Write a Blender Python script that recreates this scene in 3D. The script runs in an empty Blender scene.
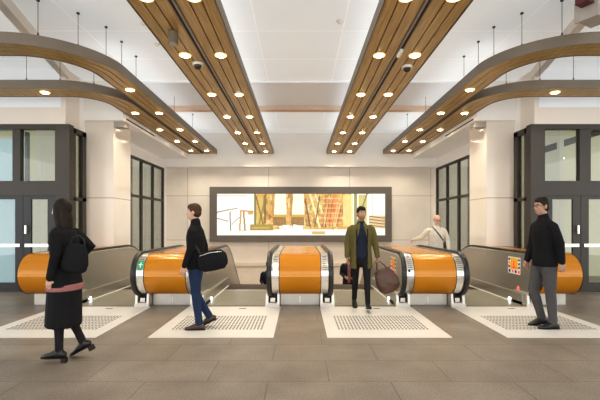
import bpy, bmesh, math, random
from mathutils import Vector, Matrix
random.seed(4)
PI = math.pi
R = math.radians
SC = bpy.context.scene
C = SC.collection

# ------------------------------------------------------------------ materials
def pmat(name, col, rough=.5, metal=0., emit=None, es=0., noise=0., nscale=8., bump=0., bscale=60., stretch=None, spec=.5, attr=None):
    m = bpy.data.materials.new(name); m.use_nodes = True
    nt = m.node_tree; b = nt.nodes['Principled BSDF']
    b.inputs['Base Color'].default_value = (*col, 1); b.inputs['Roughness'].default_value = rough
    b.inputs['Metallic'].default_value = metal; b.inputs['Specular IOR Level'].default_value = spec
    if emit: b.inputs['Emission Color'].default_value = (*emit, 1); b.inputs['Emission Strength'].default_value = es
    tc = nt.nodes.new('ShaderNodeTexCoord')
    src = tc.outputs['Object']
    if stretch:
        mp = nt.nodes.new('ShaderNodeMapping'); mp.inputs['Scale'].default_value = stretch
        nt.links.new(src, mp.inputs['Vector']); src = mp.outputs['Vector']
    if attr:
        a = nt.nodes.new('ShaderNodeAttribute'); a.attribute_name = attr
        nt.links.new(a.outputs['Color'], b.inputs['Base Color'])
    if noise:
        n = nt.nodes.new('ShaderNodeTexNoise'); n.inputs['Scale'].default_value = nscale; n.inputs['Detail'].default_value = 4
        nt.links.new(src, n.inputs['Vector'])
        r = nt.nodes.new('ShaderNodeMix'); r.data_type = 'RGBA'
        r.inputs['A'].default_value = (*[c * (1 - noise) for c in col], 1)
        r.inputs['B'].default_value = (*[min(1, c * (1 + noise)) for c in col], 1)
        nt.links.new(n.outputs['Fac'], r.inputs['Factor']); nt.links.new(r.outputs['Result'], b.inputs['Base Color'])
    if bump:
        n2 = nt.nodes.new('ShaderNodeTexNoise'); n2.inputs['Scale'].default_value = bscale
        nt.links.new(src, n2.inputs['Vector'])
        bp = nt.nodes.new('ShaderNodeBump'); bp.inputs['Strength'].default_value = bump; bp.inputs['Distance'].default_value = .01
        nt.links.new(n2.outputs['Fac'], bp.inputs['Height']); nt.links.new(bp.outputs['Normal'], b.inputs['Normal'])
    return m

def tile_mat(name, c1, c2, mortar, wx, wy, msize, rough, axes='XY', offset=.5, off=(0, 0), noise=.1, nscale=3., spec=.5, fine=0.):
    """brick-texture surface in object space; axes picks which object axes make the tile plane"""
    m = bpy.data.materials.new(name); m.use_nodes = True; nt = m.node_tree; b = nt.nodes['Principled BSDF']
    b.inputs['Specular IOR Level'].default_value = spec
    tc = nt.nodes.new('ShaderNodeTexCoord'); sx = nt.nodes.new('ShaderNodeSeparateXYZ'); nt.links.new(tc.outputs['Object'], sx.inputs[0])
    cx = nt.nodes.new('ShaderNodeCombineXYZ')
    for i in range(2):
        ad = nt.nodes.new('ShaderNodeMath'); ad.operation = 'ADD'; ad.inputs[1].default_value = off[i]
        nt.links.new(sx.outputs[axes[i]], ad.inputs[0]); nt.links.new(ad.outputs[0], cx.inputs[i])
    br = nt.nodes.new('ShaderNodeTexBrick'); br.offset = offset; br.inputs['Scale'].default_value = 1
    br.inputs['Brick Width'].default_value = wx; br.inputs['Row Height'].default_value = wy
    br.inputs['Mortar Size'].default_value = msize; br.inputs['Mortar Smooth'].default_value = .2
    br.inputs['Color1'].default_value = (*c1, 1); br.inputs['Color2'].default_value = (*c2, 1); br.inputs['Mortar'].default_value = (*mortar, 1)
    nt.links.new(cx.outputs[0], br.inputs['Vector'])
    n = nt.nodes.new('ShaderNodeTexNoise'); n.inputs['Scale'].default_value = nscale; n.inputs['Detail'].default_value = 6
    nt.links.new(tc.outputs['Object'], n.inputs['Vector'])
    mr = nt.nodes.new('ShaderNodeMapRange'); mr.inputs['To Min'].default_value = 1 - noise; mr.inputs['To Max'].default_value = 1 + noise
    mr.inputs['From Min'].default_value = .3; mr.inputs['From Max'].default_value = .7
    nt.links.new(n.outputs['Fac'], mr.inputs['Value'])
    fac = mr.outputs['Result']
    if fine:
        n3 = nt.nodes.new('ShaderNodeTexNoise'); n3.inputs['Scale'].default_value = 55; n3.inputs['Detail'].default_value = 3
        nt.links.new(tc.outputs['Object'], n3.inputs['Vector'])
        m3 = nt.nodes.new('ShaderNodeMapRange'); m3.inputs['To Min'].default_value = 1 - fine; m3.inputs['To Max'].default_value = 1 + fine
        m3.inputs['From Min'].default_value = .3; m3.inputs['From Max'].default_value = .7
        nt.links.new(n3.outputs['Fac'], m3.inputs['Value'])
        mu = nt.nodes.new('ShaderNodeMath'); mu.operation = 'MULTIPLY'
        nt.links.new(fac, mu.inputs[0]); nt.links.new(m3.outputs['Result'], mu.inputs[1]); fac = mu.outputs[0]
    vm = nt.nodes.new('ShaderNodeVectorMath'); vm.operation = 'SCALE'
    nt.links.new(br.outputs['Color'], vm.inputs[0]); nt.links.new(fac, vm.inputs['Scale'])
    nt.links.new(vm.outputs[0], b.inputs['Base Color'])
    b.inputs['Roughness'].default_value = rough
    return m

def glass_mat(name, tint=(.8, .85, .82), fac=.8, rough=.02):
    """thin architectural pane: mostly see-through, with a mirror sheen"""
    m = bpy.data.materials.new(name); m.use_nodes = True; nt = m.node_tree; nt.nodes.clear()
    o = nt.nodes.new('ShaderNodeOutputMaterial'); t = nt.nodes.new('ShaderNodeBsdfTransparent'); t.inputs[0].default_value = (*tint, 1)
    g = nt.nodes.new('ShaderNodeBsdfGlossy'); g.inputs['Roughness'].default_value = rough; g.inputs[0].default_value = (.9, .9, .9, 1)
    l0 = nt.nodes.new('ShaderNodeLayerWeight'); lw = nt.nodes.new('ShaderNodeMath'); lw.operation = 'POWER'; lw.inputs[1].default_value = 5
    nt.links.new(l0.outputs['Facing'], lw.inputs[0])
    ad = nt.nodes.new('ShaderNodeMath'); ad.operation = 'ADD'; ad.inputs[1].default_value = 1 - fac; ad.use_clamp = True
    nt.links.new(lw.outputs[0], ad.inputs[0])
    x = nt.nodes.new('ShaderNodeMixShader'); nt.links.new(ad.outputs[0], x.inputs[0]); nt.links.new(t.outputs[0], x.inputs[1]); nt.links.new(g.outputs[0], x.inputs[2])
    nt.links.new(x.outputs[0], o.inputs[0]); return m

def wood_mat(name, c1, c2, rough=.35):
    m = bpy.data.materials.new(name); m.use_nodes = True; nt = m.node_tree; b = nt.nodes['Principled BSDF']
    tc = nt.nodes.new('ShaderNodeTexCoord'); mp = nt.nodes.new('ShaderNodeMapping'); mp.inputs['Scale'].default_value = (22, 1.2, 22)
    nt.links.new(tc.outputs['Object'], mp.inputs[0])
    n = nt.nodes.new('ShaderNodeTexNoise'); n.inputs['Scale'].default_value = 1.5; n.inputs['Detail'].default_value = 6
    nt.links.new(mp.outputs[0], n.inputs['Vector'])
    r = nt.nodes.new('ShaderNodeValToRGB'); r.color_ramp.elements[0].color = (*c1, 1); r.color_ramp.elements[1].color = (*c2, 1)
    r.color_ramp.elements[0].position = .3; r.color_ramp.elements[1].position = .7
    nt.links.new(n.outputs['Fac'], r.inputs[0]); nt.links.new(r.outputs[0], b.inputs['Base Color'])
    b.inputs['Roughness'].default_value = rough; b.inputs['Metallic'].default_value = .25
    return m

M = {}
M['floor'] = tile_mat('stone_floor', (.212, .180, .148), (.240, .207, .172), (.155, .133, .11), 1.15, .575, .008, .42, 'XY', .5, (.3, -.31 + .575 * 20), .16, 2.2, fine=.22)
M['ceil'] = tile_mat('ceiling_panels', (.765, .79, .80), (.745, .77, .785), (.95, .96, .96), 1.5, 1.2, .012, .6, 'XY', 0., (.75, .2), .03, .6)
M['backwall'] = tile_mat('stone_wall_panels', (.83, .78, .715), (.80, .75, .685), (.55, .49, .42), 3.1, 1.69, .014, .3, 'XZ', 0., (1.2 + 31, -.87 + 16.9), .05, 1.3)
M['white'] = pmat('white_plaster', (.80, .77, .73), .55, noise=.03, nscale=2)
M['white_cool'] = pmat('cool_white_plaster', (.78, .80, .83), .6, noise=.02, nscale=2)
M['cream'] = pmat('cream_plaster', (.76, .70, .63), .5, noise=.03, nscale=2)
M['column'] = tile_mat('polished_column_stone', (.84, .78, .71), (.82, .76, .69), (.45, .40, .35), 6, 1.98, .012, .13, 'XZ', 0., (20, -2.1 + 19.8), .03, 1.5)
M['peach'] = pmat('peach_downstand', (.72, .55, .42), .5, noise=.05)
M['frame'] = pmat('bronze_frame', (.052, .046, .040), .45, .2, noise=.08, nscale=5)
M['frame_blue'] = pmat('dark_frame', (.035, .038, .042), .42, .2, noise=.08, nscale=5)
M['greyframe'] = pmat('grey_screen_frame', (.15, .135, .12), .5, noise=.05)
M['wood'] = wood_mat('timber_slats', (.35, .218, .074), (.56, .372, .142))
M['groove'] = pmat('dark_groove', (.05, .03, .015), .7, noise=.1)
M['fascia'] = pmat('bronze_fascia', (.21, .178, .14), .45, .3, noise=.12, nscale=3)
M['rail'] = pmat('black_handrail_rubber', (.018, .018, .018), .32, noise=.1)
M['orange'] = pmat('orange_lacquer', (.52, .205, .012), .2, .12, noise=.06, nscale=3)
M['seam'] = pmat('cream_seam', (.85, .6, .25), .4, noise=.02)
M['steel'] = pmat('brushed_steel', (.52, .505, .46), .32, .85, noise=.10, nscale=5, stretch=(1, 1, 14))
M['steel_lt'] = pmat('bright_steel', (.72, .70, .66), .24, .9, noise=.08, nscale=18, stretch=(6, 1, 1))
M['steel_box'] = pmat('satin_steel_box', (.60, .58, .54), .38, .7, noise=.05)
M['plate'] = tile_mat('ribbed_landing_plate', (.26, .25, .20), (.28, .265, .215), (.20, .185, .15), .6, .03, .006, .4, 'XY', 0., (10, 10), .08, 3)
M['mat'] = pmat('pale_entry_plate', (.70, .68, .65), .42, .1, noise=.05, nscale=4)
M['stud'] = pmat('grey_stud', (.15, .14, .125), .5, .3, noise=.1)
M['black'] = pmat('matt_black', (.012, .012, .012), .6, noise=.1)
M['led'] = pmat('entry_light', (1, 1, 1), .4, emit=(.85, .93, 1), es=7)
M['ledline'] = pmat('skirt_light_line', (.8, .78, .7), .4, emit=(1, .95, .82), es=.12)
M['lamp'] = pmat('downlight_lens', (1, 1, 1), .4, emit=(1, .90, .70), es=22)
M['bezel_halo'] = pmat('downlight_halo', (.85, .7, .4), .35, 0., emit=(1, .68, .28), es=.85, noise=.02)  # ring glows to paint a warm halo around each downlight
M['glass'] = glass_mat('clear_shop_glass', (.90, .92, .88), .95)
M['glass_side'] = glass_mat('grey_side_glass', (.86, .87, .83), .94)
M['int_cream'] = pmat('interior_wall', (.36, .35, .28), .7, emit=(.60, .57, .40), es=.22, noise=.05, nscale=2)  # wall glow stands in for the light inside the shops
M['int_grey'] = pmat('interior_panel', (.34, .33, .30), .7, emit=(.60, .585, .52), es=.26, noise=.06, nscale=2)  # glow put into the panels to brighten the rooms behind the side glass
M['sky_blue'] = pmat('daylight_glow', (.2, .28, .33), .7, emit=(.45, .62, .74), es=.36, noise=.05, nscale=3)
M['tube'] = pmat('fluorescent_strip', (1, 1, 1), .5, emit=(1, .97, .88), es=5)
M['dark_brown'] = pmat('dark_recess', (.07, .045, .03), .7, noise=.1)
M['red'] = pmat('sign_red', (.75, .03, .04), .4, emit=(.9, .02, .05), es=.5, noise=.03)
M['green'] = pmat('sign_green', (.02, .38, .18), .4, noise=.03)
M['yellow'] = pmat('sign_yellow', (.95, .50, .03), .45, noise=.03)
M['signwhite'] = pmat('sign_white', (.85, .84, .80), .45, noise=.03)
M['cam_grey'] = pmat('grey_plastic', (.42, .38, .34), .45, noise=.05)
M['cam_white'] = pmat('white_plastic', (.78, .76, .72), .4, noise=.03)
M['domeglass'] = pmat('smoked_dome', (.03, .022, .018), .08, noise=.05)
M['maroon'] = pmat('maroon_housing', (.12, .03, .03), .5, noise=.1)

# ------------------------------------------------------------------ mesh helpers
class MB:
    def __init__(s): s.v = []; s.f = []; s.mi = []; s.sm = []
    def add(s, v, f, mi=0, sm=False):
        n = len(s.v); s.v += [tuple(p) for p in v]
        for q in f: s.f.append([i + n for i in q]); s.mi.append(mi); s.sm.append(sm)
        return s
    def box(s, x0, x1, y0, y1, z0, z1, mi=0):
        v = [(x, y, z) for z in (z0, z1) for y in (y0, y1) for x in (x0, x1)]
        return s.add(v, [(0, 2, 3, 1), (4, 5, 7, 6), (0, 1, 5, 4), (2, 6, 7, 3), (0, 4, 6, 2), (1, 3, 7, 5)], mi)
    def prism(s, poly, x0, x1, mi=0, axis='X', sm=False):
        n = len(poly)
        if axis == 'X': a = [(x0, p[0], p[1]) for p in poly] + [(x1, p[0], p[1]) for p in poly]
        elif axis == 'Z': a = [(p[0], p[1], x0) for p in poly] + [(p[0], p[1], x1) for p in poly]
        else: a = [(p[0], x0, p[1]) for p in poly] + [(p[0], x1, p[1]) for p in poly]
        f = [list(range(n))[::-1], list(range(n, 2 * n))]
        s.add(a, f, mi)
        s.add(a, [(i, (i + 1) % n, (i + 1) % n + n, i + n) for i in range(n)], mi, sm)
        return s
    def cyl(s, c, r, h, n=24, mi=0, axis='Z', r2=None):
        r2 = r if r2 is None else r2; v = []
        for k, rr in ((0, r), (1, r2)):
            for i in range(n):
                a = 2 * PI * i / n; u, w = rr * math.cos(a), rr * math.sin(a)
                p = {'Z': (u, w, k * h), 'X': (k * h, u, w), 'Y': (u, k * h, w)}[axis]
                v.append((c[0] + p[0], c[1] + p[1], c[2] + p[2]))
        s.add(v, [list(range(n))[::-1], list(range(n, 2 * n))], mi)
        return s.add(v, [(i, (i + 1) % n, (i + 1) % n + n, i + n) for i in range(n)], mi, True)
    def tube(s, pts, rad, side=(0, 1, 0), n=14, mi=0, cap=True):
        """closed tapered tube of elliptical rings; rad = r or (r along side, r across)"""
        P = [Vector(p) for p in pts]
        rad = [(r, r) if not isinstance(r, (tuple, list)) else tuple(r) for r in (rad if isinstance(rad, (list,)) else [rad] * len(P))]
        rings = []
        side = Vector(side)
        def ring(p, t, ra, rb):
            sd = side - t * side.dot(t)
            if sd.length < 1e-4: sd = Vector((1, 0, 0)) - t * t.x
            sd.normalize(); up = t.cross(sd)
            return [p + sd * (ra * math.cos(2 * PI * i / n)) + up * (rb * math.sin(2 * PI * i / n)) for i in range(n)]
        for i, p in enumerate(P):
            t = (P[min(i + 1, len(P) - 1)] - P[max(i - 1, 0)])
            if t.length < 1e-7: t = Vector((0, 0, 1))
            t.normalize(); ra, rb = rad[i]
            if i == 0 and cap:
                m = min(ra, rb)
                for k in (.12, .5, .85): rings.append(ring(p - t * m * math.sqrt(1 - k * k) * .9, t, ra * k, rb * k))
            rings.append(ring(p, t, ra, rb))
            if i == len(P) - 1 and cap:
                m = min(ra, rb)
                for k in (.85, .5, .12): rings.append(ring(p + t * m * math.sqrt(1 - k * k) * .9, t, ra * k, rb * k))
        v = [q for r in rings for q in r]; f = []
        for j in range(len(rings) - 1):
            for i in range(n): f.append((j * n + i, j * n + (i + 1) % n, (j + 1) * n + (i + 1) % n, (j + 1) * n + i))
        f.append(list(range(n))[::-1]); f.append([(len(rings) - 1) * n + i for i in range(n)])
        return s.add(v, f, mi, True)
    def ell(s, c, r, mtx=None, n=20, m=12, mi=0):
        v = [Vector((0, 0, -r[2]))]; 
        for j in range(1, m):
            ph = -PI / 2 + PI * j / m
            for i in range(n):
                a = 2 * PI * i / n; v.append(Vector((r[0] * math.cos(ph) * math.cos(a), r[1] * math.cos(ph) * math.sin(a), r[2] * math.sin(ph))))
        v.append(Vector((0, 0, r[2])))
        if mtx is not None: v = [mtx @ q for q in v]
        v = [q + Vector(c) for q in v]
        f = [(0, 1 + (i + 1) % n, 1 + i) for i in range(n)]
        for j in range(m - 2):
            for i in range(n):
                a = 1 + j * n; f.append((a + i, a + (i + 1) % n, a + n + (i + 1) % n, a + n + i))
        l = 1 + (m - 2) * n; f += [(l + i, l + (i + 1) % n, len(v) - 1) for i in range(n)]
        return s.add(v, f, mi, True)
    def xf(s, mtx): s.v = [tuple(mtx @ Vector(p)) for p in s.v]; return s
    def mirror(s): s.v = [(-a, b, c) for a, b, c in s.v]; s.f = [q[::-1] for q in s.f]; return s
    def build(s, name, mats, parent=None, loc=None, recalc=True):
        me = bpy.data.meshes.new(name); me.from_pydata(s.v, [], s.f)
        for m in (mats if isinstance(mats, list) else [mats]): me.materials.append(m)
        me.polygons.foreach_set('material_index', s.mi); me.polygons.foreach_set('use_smooth', s.sm)
        if recalc:
            b = bmesh.new(); b.from_mesh(me); bmesh.ops.recalc_face_normals(b, faces=b.faces[:]); b.to_mesh(me); b.free()
        me.update()
        o = bpy.data.objects.new(name, me); C.objects.link(o)
        if parent: o.parent = parent
        if loc: o.location = loc
        return o

def thing(name, label, cat, loc=(0, 0, 0), rz=0., group=None):
    o = bpy.data.objects.new(name, None); C.objects.link(o); o.empty_display_size = .1
    o.location = loc; o.rotation_euler = (0, 0, rz); o['label'] = label; o['category'] = cat
    if group: o['group'] = group
    return o
def tag(o, label, cat, group=None):
    o['label'] = label; o['category'] = cat
    if group: o['group'] = group
    return o
def struct(name, mb, m, parent=None, label=None, cat=None):
    o = mb.build(name, m, parent)
    if parent is None:
        o['kind'] = 'structure'
        if label: o['label'] = label
        if cat: o['category'] = cat
    return o

# ================================================================== SETTING
SX = 5.1       # side walls
FY = 8.7       # shopfront plane
BY = 15.3      # back wall
# floor with the escalator well left open behind the landings
fl = MB()
fl.box(-14, 14, -6, 8.9, -.3, 0)
fl.box(-14, -4.95, 8.9, 15.6, -.3, 0); fl.box(4.95, 14, 8.9, 15.6, -.3, 0)
struct('floor', fl, M['floor'], label='dark grey brown stone tiled concourse floor', cat='floor')
# lower pit floor under the well
lf = MB().box(-5.1, 5.1, 9.0, 19, -4.9, -4.7)
struct('floor_lower', lf, M['floor'], label='lower level floor at the foot of the escalators', cat='floor')
# ceiling
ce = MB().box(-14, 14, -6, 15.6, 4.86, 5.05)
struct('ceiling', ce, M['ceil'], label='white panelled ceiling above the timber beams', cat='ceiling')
# back wall, bulkhead
bw = MB().box(-5.3, 5.3, BY, BY + .25, -.85, 4.3)
struct('wall_back', bw, M['backwall'], label='pale stone panelled back wall behind the escalators', cat='wall')
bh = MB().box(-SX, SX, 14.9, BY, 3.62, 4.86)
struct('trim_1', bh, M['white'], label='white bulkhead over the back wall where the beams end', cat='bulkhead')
# recess under the back wall (opening to the lower concourse)
rc = MB().box(-5.1, 5.1, 18.8, 19, -4.7, -.6)
struct('wall_lower', rc, M['dark_brown'], label='dark brown lower concourse wall under the back wall', cat='wall')
# ledge line seen low on the back wall
lg = MB().box(-5.1, 5.1, BY - .06, BY, -.12, .02)
struct('trim_2', lg, M['cream'], label='pale ledge low across the back wall', cat='ledge')
# peach downstand crossing the ceiling
ds = MB().box(-SX, SX, 11.3, 11.55, 4.71, 4.86)
struct('trim_3', ds, M['peach'], label='slim peach downstand crossing the ceiling behind the beams', cat='downstand')
for _n in ('ceil', 'white', 'white_cool'):  # faint glow added to ceiling and white plaster as fill for the hall
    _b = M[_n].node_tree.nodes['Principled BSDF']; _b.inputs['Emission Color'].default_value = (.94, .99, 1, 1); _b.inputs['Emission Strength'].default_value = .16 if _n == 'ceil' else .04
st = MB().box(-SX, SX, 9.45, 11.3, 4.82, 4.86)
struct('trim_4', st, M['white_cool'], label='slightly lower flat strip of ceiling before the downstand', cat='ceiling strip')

n_trim = [5]
def trim(mb, m, label, cat='trim'):
    o = struct('trim_%d' % n_trim[0], mb, m, label=label, cat=cat); n_trim[0] += 1; return o

def window_bays(side):
    s = side; nm = 'left' if s < 0 else 'right'
    # wall above and below glazing, along X = s*SX, from column back
    a, b = sorted((s * SX, s * (SX + .2)))
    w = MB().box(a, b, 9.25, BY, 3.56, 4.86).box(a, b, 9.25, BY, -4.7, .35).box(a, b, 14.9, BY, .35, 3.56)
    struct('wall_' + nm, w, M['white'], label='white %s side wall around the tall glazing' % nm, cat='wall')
    win = bpy.data.objects.new('window_%d' % (1 if s < 0 else 2), None); C.objects.link(win); win['kind'] = 'structure'
    win['label'] = 'tall %s side window with dark frame between the column and the back wall' % nm; win['category'] = 'window'
    win.location = (s * SX, 12.4, .35)
    f = MB(); x0, x1 = sorted((-s * .03, s * .04))
    ys = [9.95, 10.85, 11.85, 12.85, 13.85, 14.88]
    for y in ys: f.box(x0, x1, y - 12.4 - .05, y - 12.4 + .05, 0, 3.21)
    for z in (.0, 1.99, 3.16): f.box(x0, x1, ys[0] - 12.4, ys[-1] - 12.4, z - (0 if z == 0 else .03), z + .05)
    f.build('window_frame', M['frame'], win)
    p = MB().box(min(s * .01, s * .016), max(s * .01, s * .016), ys[0] - 12.4, ys[-1] - 12.4, .05, 3.16)
    p.build('window_pane', M['glass_side'], win)
    # what shows behind that glass: pale room with upright panels
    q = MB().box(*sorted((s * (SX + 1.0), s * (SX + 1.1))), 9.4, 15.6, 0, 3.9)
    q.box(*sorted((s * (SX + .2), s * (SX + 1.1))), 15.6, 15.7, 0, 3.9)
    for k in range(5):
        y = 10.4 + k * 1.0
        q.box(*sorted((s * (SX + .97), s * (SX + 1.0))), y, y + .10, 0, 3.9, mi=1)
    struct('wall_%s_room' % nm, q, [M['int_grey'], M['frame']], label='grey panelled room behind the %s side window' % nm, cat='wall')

def shopfront(side):
    s = side; nm = 'left' if s < 0 else 'right'
    k = 1 if s < 0 else 2
    def b(mb, x0, x1, y0, y1, z0, z1, mi=0):      # mirrored box, x given for the right side
        a, c = sorted((s * x0, s * x1)); mb.box(a, c, y0, y1, z0, z1, mi); return mb
    # bulkhead over the shopfront
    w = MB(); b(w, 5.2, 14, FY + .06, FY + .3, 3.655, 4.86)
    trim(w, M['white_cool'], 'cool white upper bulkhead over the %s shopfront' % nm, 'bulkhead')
    w = MB(); b(w, 5.2, 14, FY, FY + .06, 3.655, 4.02); b(w, 5.1, 5.2, FY, 9.25, 3.655, 4.86)
    trim(w, M['cream'], 'cream bulkhead band directly above the %s shopfront frame' % nm, 'bulkhead')
    # frame of the shopfront
    w = MB()
    z1 = 3.655
    b(w, 5.02, 5.33, FY, FY + .18, 0, z1)                 # corner post
    b(w, 5.33, 9, FY, FY + .15, 3.55, z1)                 # head
    b(w, 5.33, 9, FY + .01, FY + .16, 2.10, 2.42)         # transom rail
    if s < 0:
        b(w, 6.10, 6.27, FY + .02, FY + .15, 2.42, 3.55)
    else:
        b(w, 6.10, 6.34, FY + .02, FY + .15, 2.42, 3.55)
    b(w, 7.5, 7.6, FY, FY + .15, 0, 3.55)
    b(w, 5.33, 9, FY, FY + .15, 0, .03)
    # return: slim glazed strip along the side
    b(w, 5.02, 5.12, FY + .18, FY + .26, 0, 3.6); b(w, 5.02, 5.12, 9.24, 9.40, 0, 3.6); b(w, 5.02, 5.12, FY + .18, 9.4, 2.0, 2.08); b(w, 5.02, 5.12, FY + .18, 9.4, 3.5, 3.62)
    struct('wall_%s_shopfront' % nm, w, M['frame'], label='dark bronze %s shopfront frame with heavy corner post' % nm, cat='shopfront')
    g = MB(); b(g, 5.06, 5.07, FY + .26, 9.24, .03, 3.5)
    go = struct('window_%d' % (2 + k), g, M['glass_side'], label='narrow return pane beside the %s column' % nm, cat='window')
    g = MB(); b(g, 5.33, 7.5, FY + .07, FY + .08, 2.42, 3.55)
    struct('window_%d' % (4 + k), g, M['glass'], label='transom glass above the %s shop doors' % nm, cat='window')
    # doors
    d = bpy.data.objects.new('door_%d' % k, None); C.objects.link(d); d['kind'] = 'structure'
    d['label'] = 'pair of glazed dark framed doors in the %s shopfront' % nm; d['category'] = 'door'; d.location = (s * 6.05, FY, .03)
    seam = 6.045 if s < 0 else 6.13
    for (x0, x1) in ((5.34, seam - .004), (seam + .004, seam + .80)):
        lf = MB(); X0, X1 = x0 - 6.05, x1 - 6.05
        b(lf, X0, X0 + .17, .03, .08, 0, 2.07); b(lf, X1 - .17, X1, .03, .08, 0, 2.07)
        b(lf, X0 + .17, X1 - .17, .03, .08, 1.99, 2.07); b(lf, X0 + .17, X1 - .17, .03, .08, 0, .17)
        leaf = lf.build('door_leaf', M['frame_blue'] if s < 0 else M['frame'], d)
        gp = MB(); b(gp, X0 + .17, X1 - .17, .05, .058, .17, 1.99); gp.build('door_glass', M['glass'], leaf)
        pb = MB(); b(pb, X0 + .05, X1 - .05, .0, .03, .95, 1.02); pb.build('push_bar', M['steel_lt'], leaf)
    h = MB(); b(h, seam - 6.05 - .11, seam - 6.05 - .07, -.03, .03, 1.24, 1.42); h.build('door_handle', M['steel_lt'], d)
    # interior of the shop
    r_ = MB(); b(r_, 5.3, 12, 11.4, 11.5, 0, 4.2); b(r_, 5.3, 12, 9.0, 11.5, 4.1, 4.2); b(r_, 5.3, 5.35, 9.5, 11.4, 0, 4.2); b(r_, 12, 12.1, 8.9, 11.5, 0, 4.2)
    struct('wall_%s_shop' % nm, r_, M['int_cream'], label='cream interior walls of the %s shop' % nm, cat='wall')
    bm_ = MB()
    if s < 0:
        b(bm_, 6.30, 9, 9.25, 9.3, .1, 3.45, 1)           # glowing panel that stands in for outdoor daylight
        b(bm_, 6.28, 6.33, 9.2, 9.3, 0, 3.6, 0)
        struct('window_7', bm_, [M['frame_blue'], M['sky_blue']], label='glowing blue panel standing in for daylight behind the leftmost shop door', cat='window')
    else:
        for z, x in ((3.55, 0),): 
            bm_.prism([(5.36, 3.02), (8.0, 3.88), (8.0, 4.04), (5.36, 3.18)], 9.5, 9.6, 0, 'Y')
        b(bm_, 5.33, 5.56, 9.5, 9.6, 2.2, 3.2)
        struct('trim_%d' % 90, bm_, M['frame_blue'], label='dark sloping beam inside the right shop', cat='beam')
    # ceiling strip lights inside
    for j, (px_, zz, w_) in enumerate((((6.05, 3.42, .45), (6.2, 3.05, .16), (6.55, 2.8, .12)) if s < 0 else ((6.1, 3.75, .5), (6.0, 3.1, .2), (7.3, 3.3, .2)))):
        lt = MB(); b(lt, px_ - w_ / 2, px_ + w_ / 2, 11.2, 11.26, zz, zz + .04)
        o = lt.build('strip_light', M['tube'])
        tag(o, '%s strip light inside the %s shop seen through the transom' % (('upper long', 'middle short', 'lowest short')[j], nm), 'light')
    # column
    c = MB(); b(c, 4.43, 5.1, 9.5, 10.45, 0, 3.92)
    co = struct('wall_%s_column' % nm, c, M['column'], label='square polished cream stone column on the %s' % nm, cat='column')
    # soffit over column and side windows
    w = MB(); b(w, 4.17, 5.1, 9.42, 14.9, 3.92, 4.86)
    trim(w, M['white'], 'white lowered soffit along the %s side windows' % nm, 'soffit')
    w = MB(); b(w, 4.155, 4.17, 9.6, 11.45, 3.985, 4.01)
    trim(w, M['groove'], 'dark slot air diffuser along the %s soffit edge' % nm, 'diffuser')
    # sloping rib of the ceiling coffer
    A = Vector((s * 4.39, 5.9)); B = Vector((s * 5.3, 9.35)); dn = (B - A).normalized(); pn = Vector((-dn.y, dn.x)) * .07
    w = MB().prism([tuple(A - pn - dn * 1.5), tuple(A + pn - dn * 1.5), tuple(B + pn), tuple(B - pn)], 4.68, 4.86, 0, 'Z')
    trim(w, M['cream'], 'cream diagonal ceiling rib above the %s curved beams' % nm, 'rib')
    # small box on top corner of the column
    bx_ = MB(); b(bx_, 4.16, 4.43, 9.52, 9.75, 3.79, 3.92)
    o = bx_.build('wall_speaker', M['cam_grey']); tag(o, 'small grey speaker box under the soffit beside the %s column top' % nm, 'speaker')

for s in (-1, 1): window_bays(s); shopfront(s)

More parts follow.
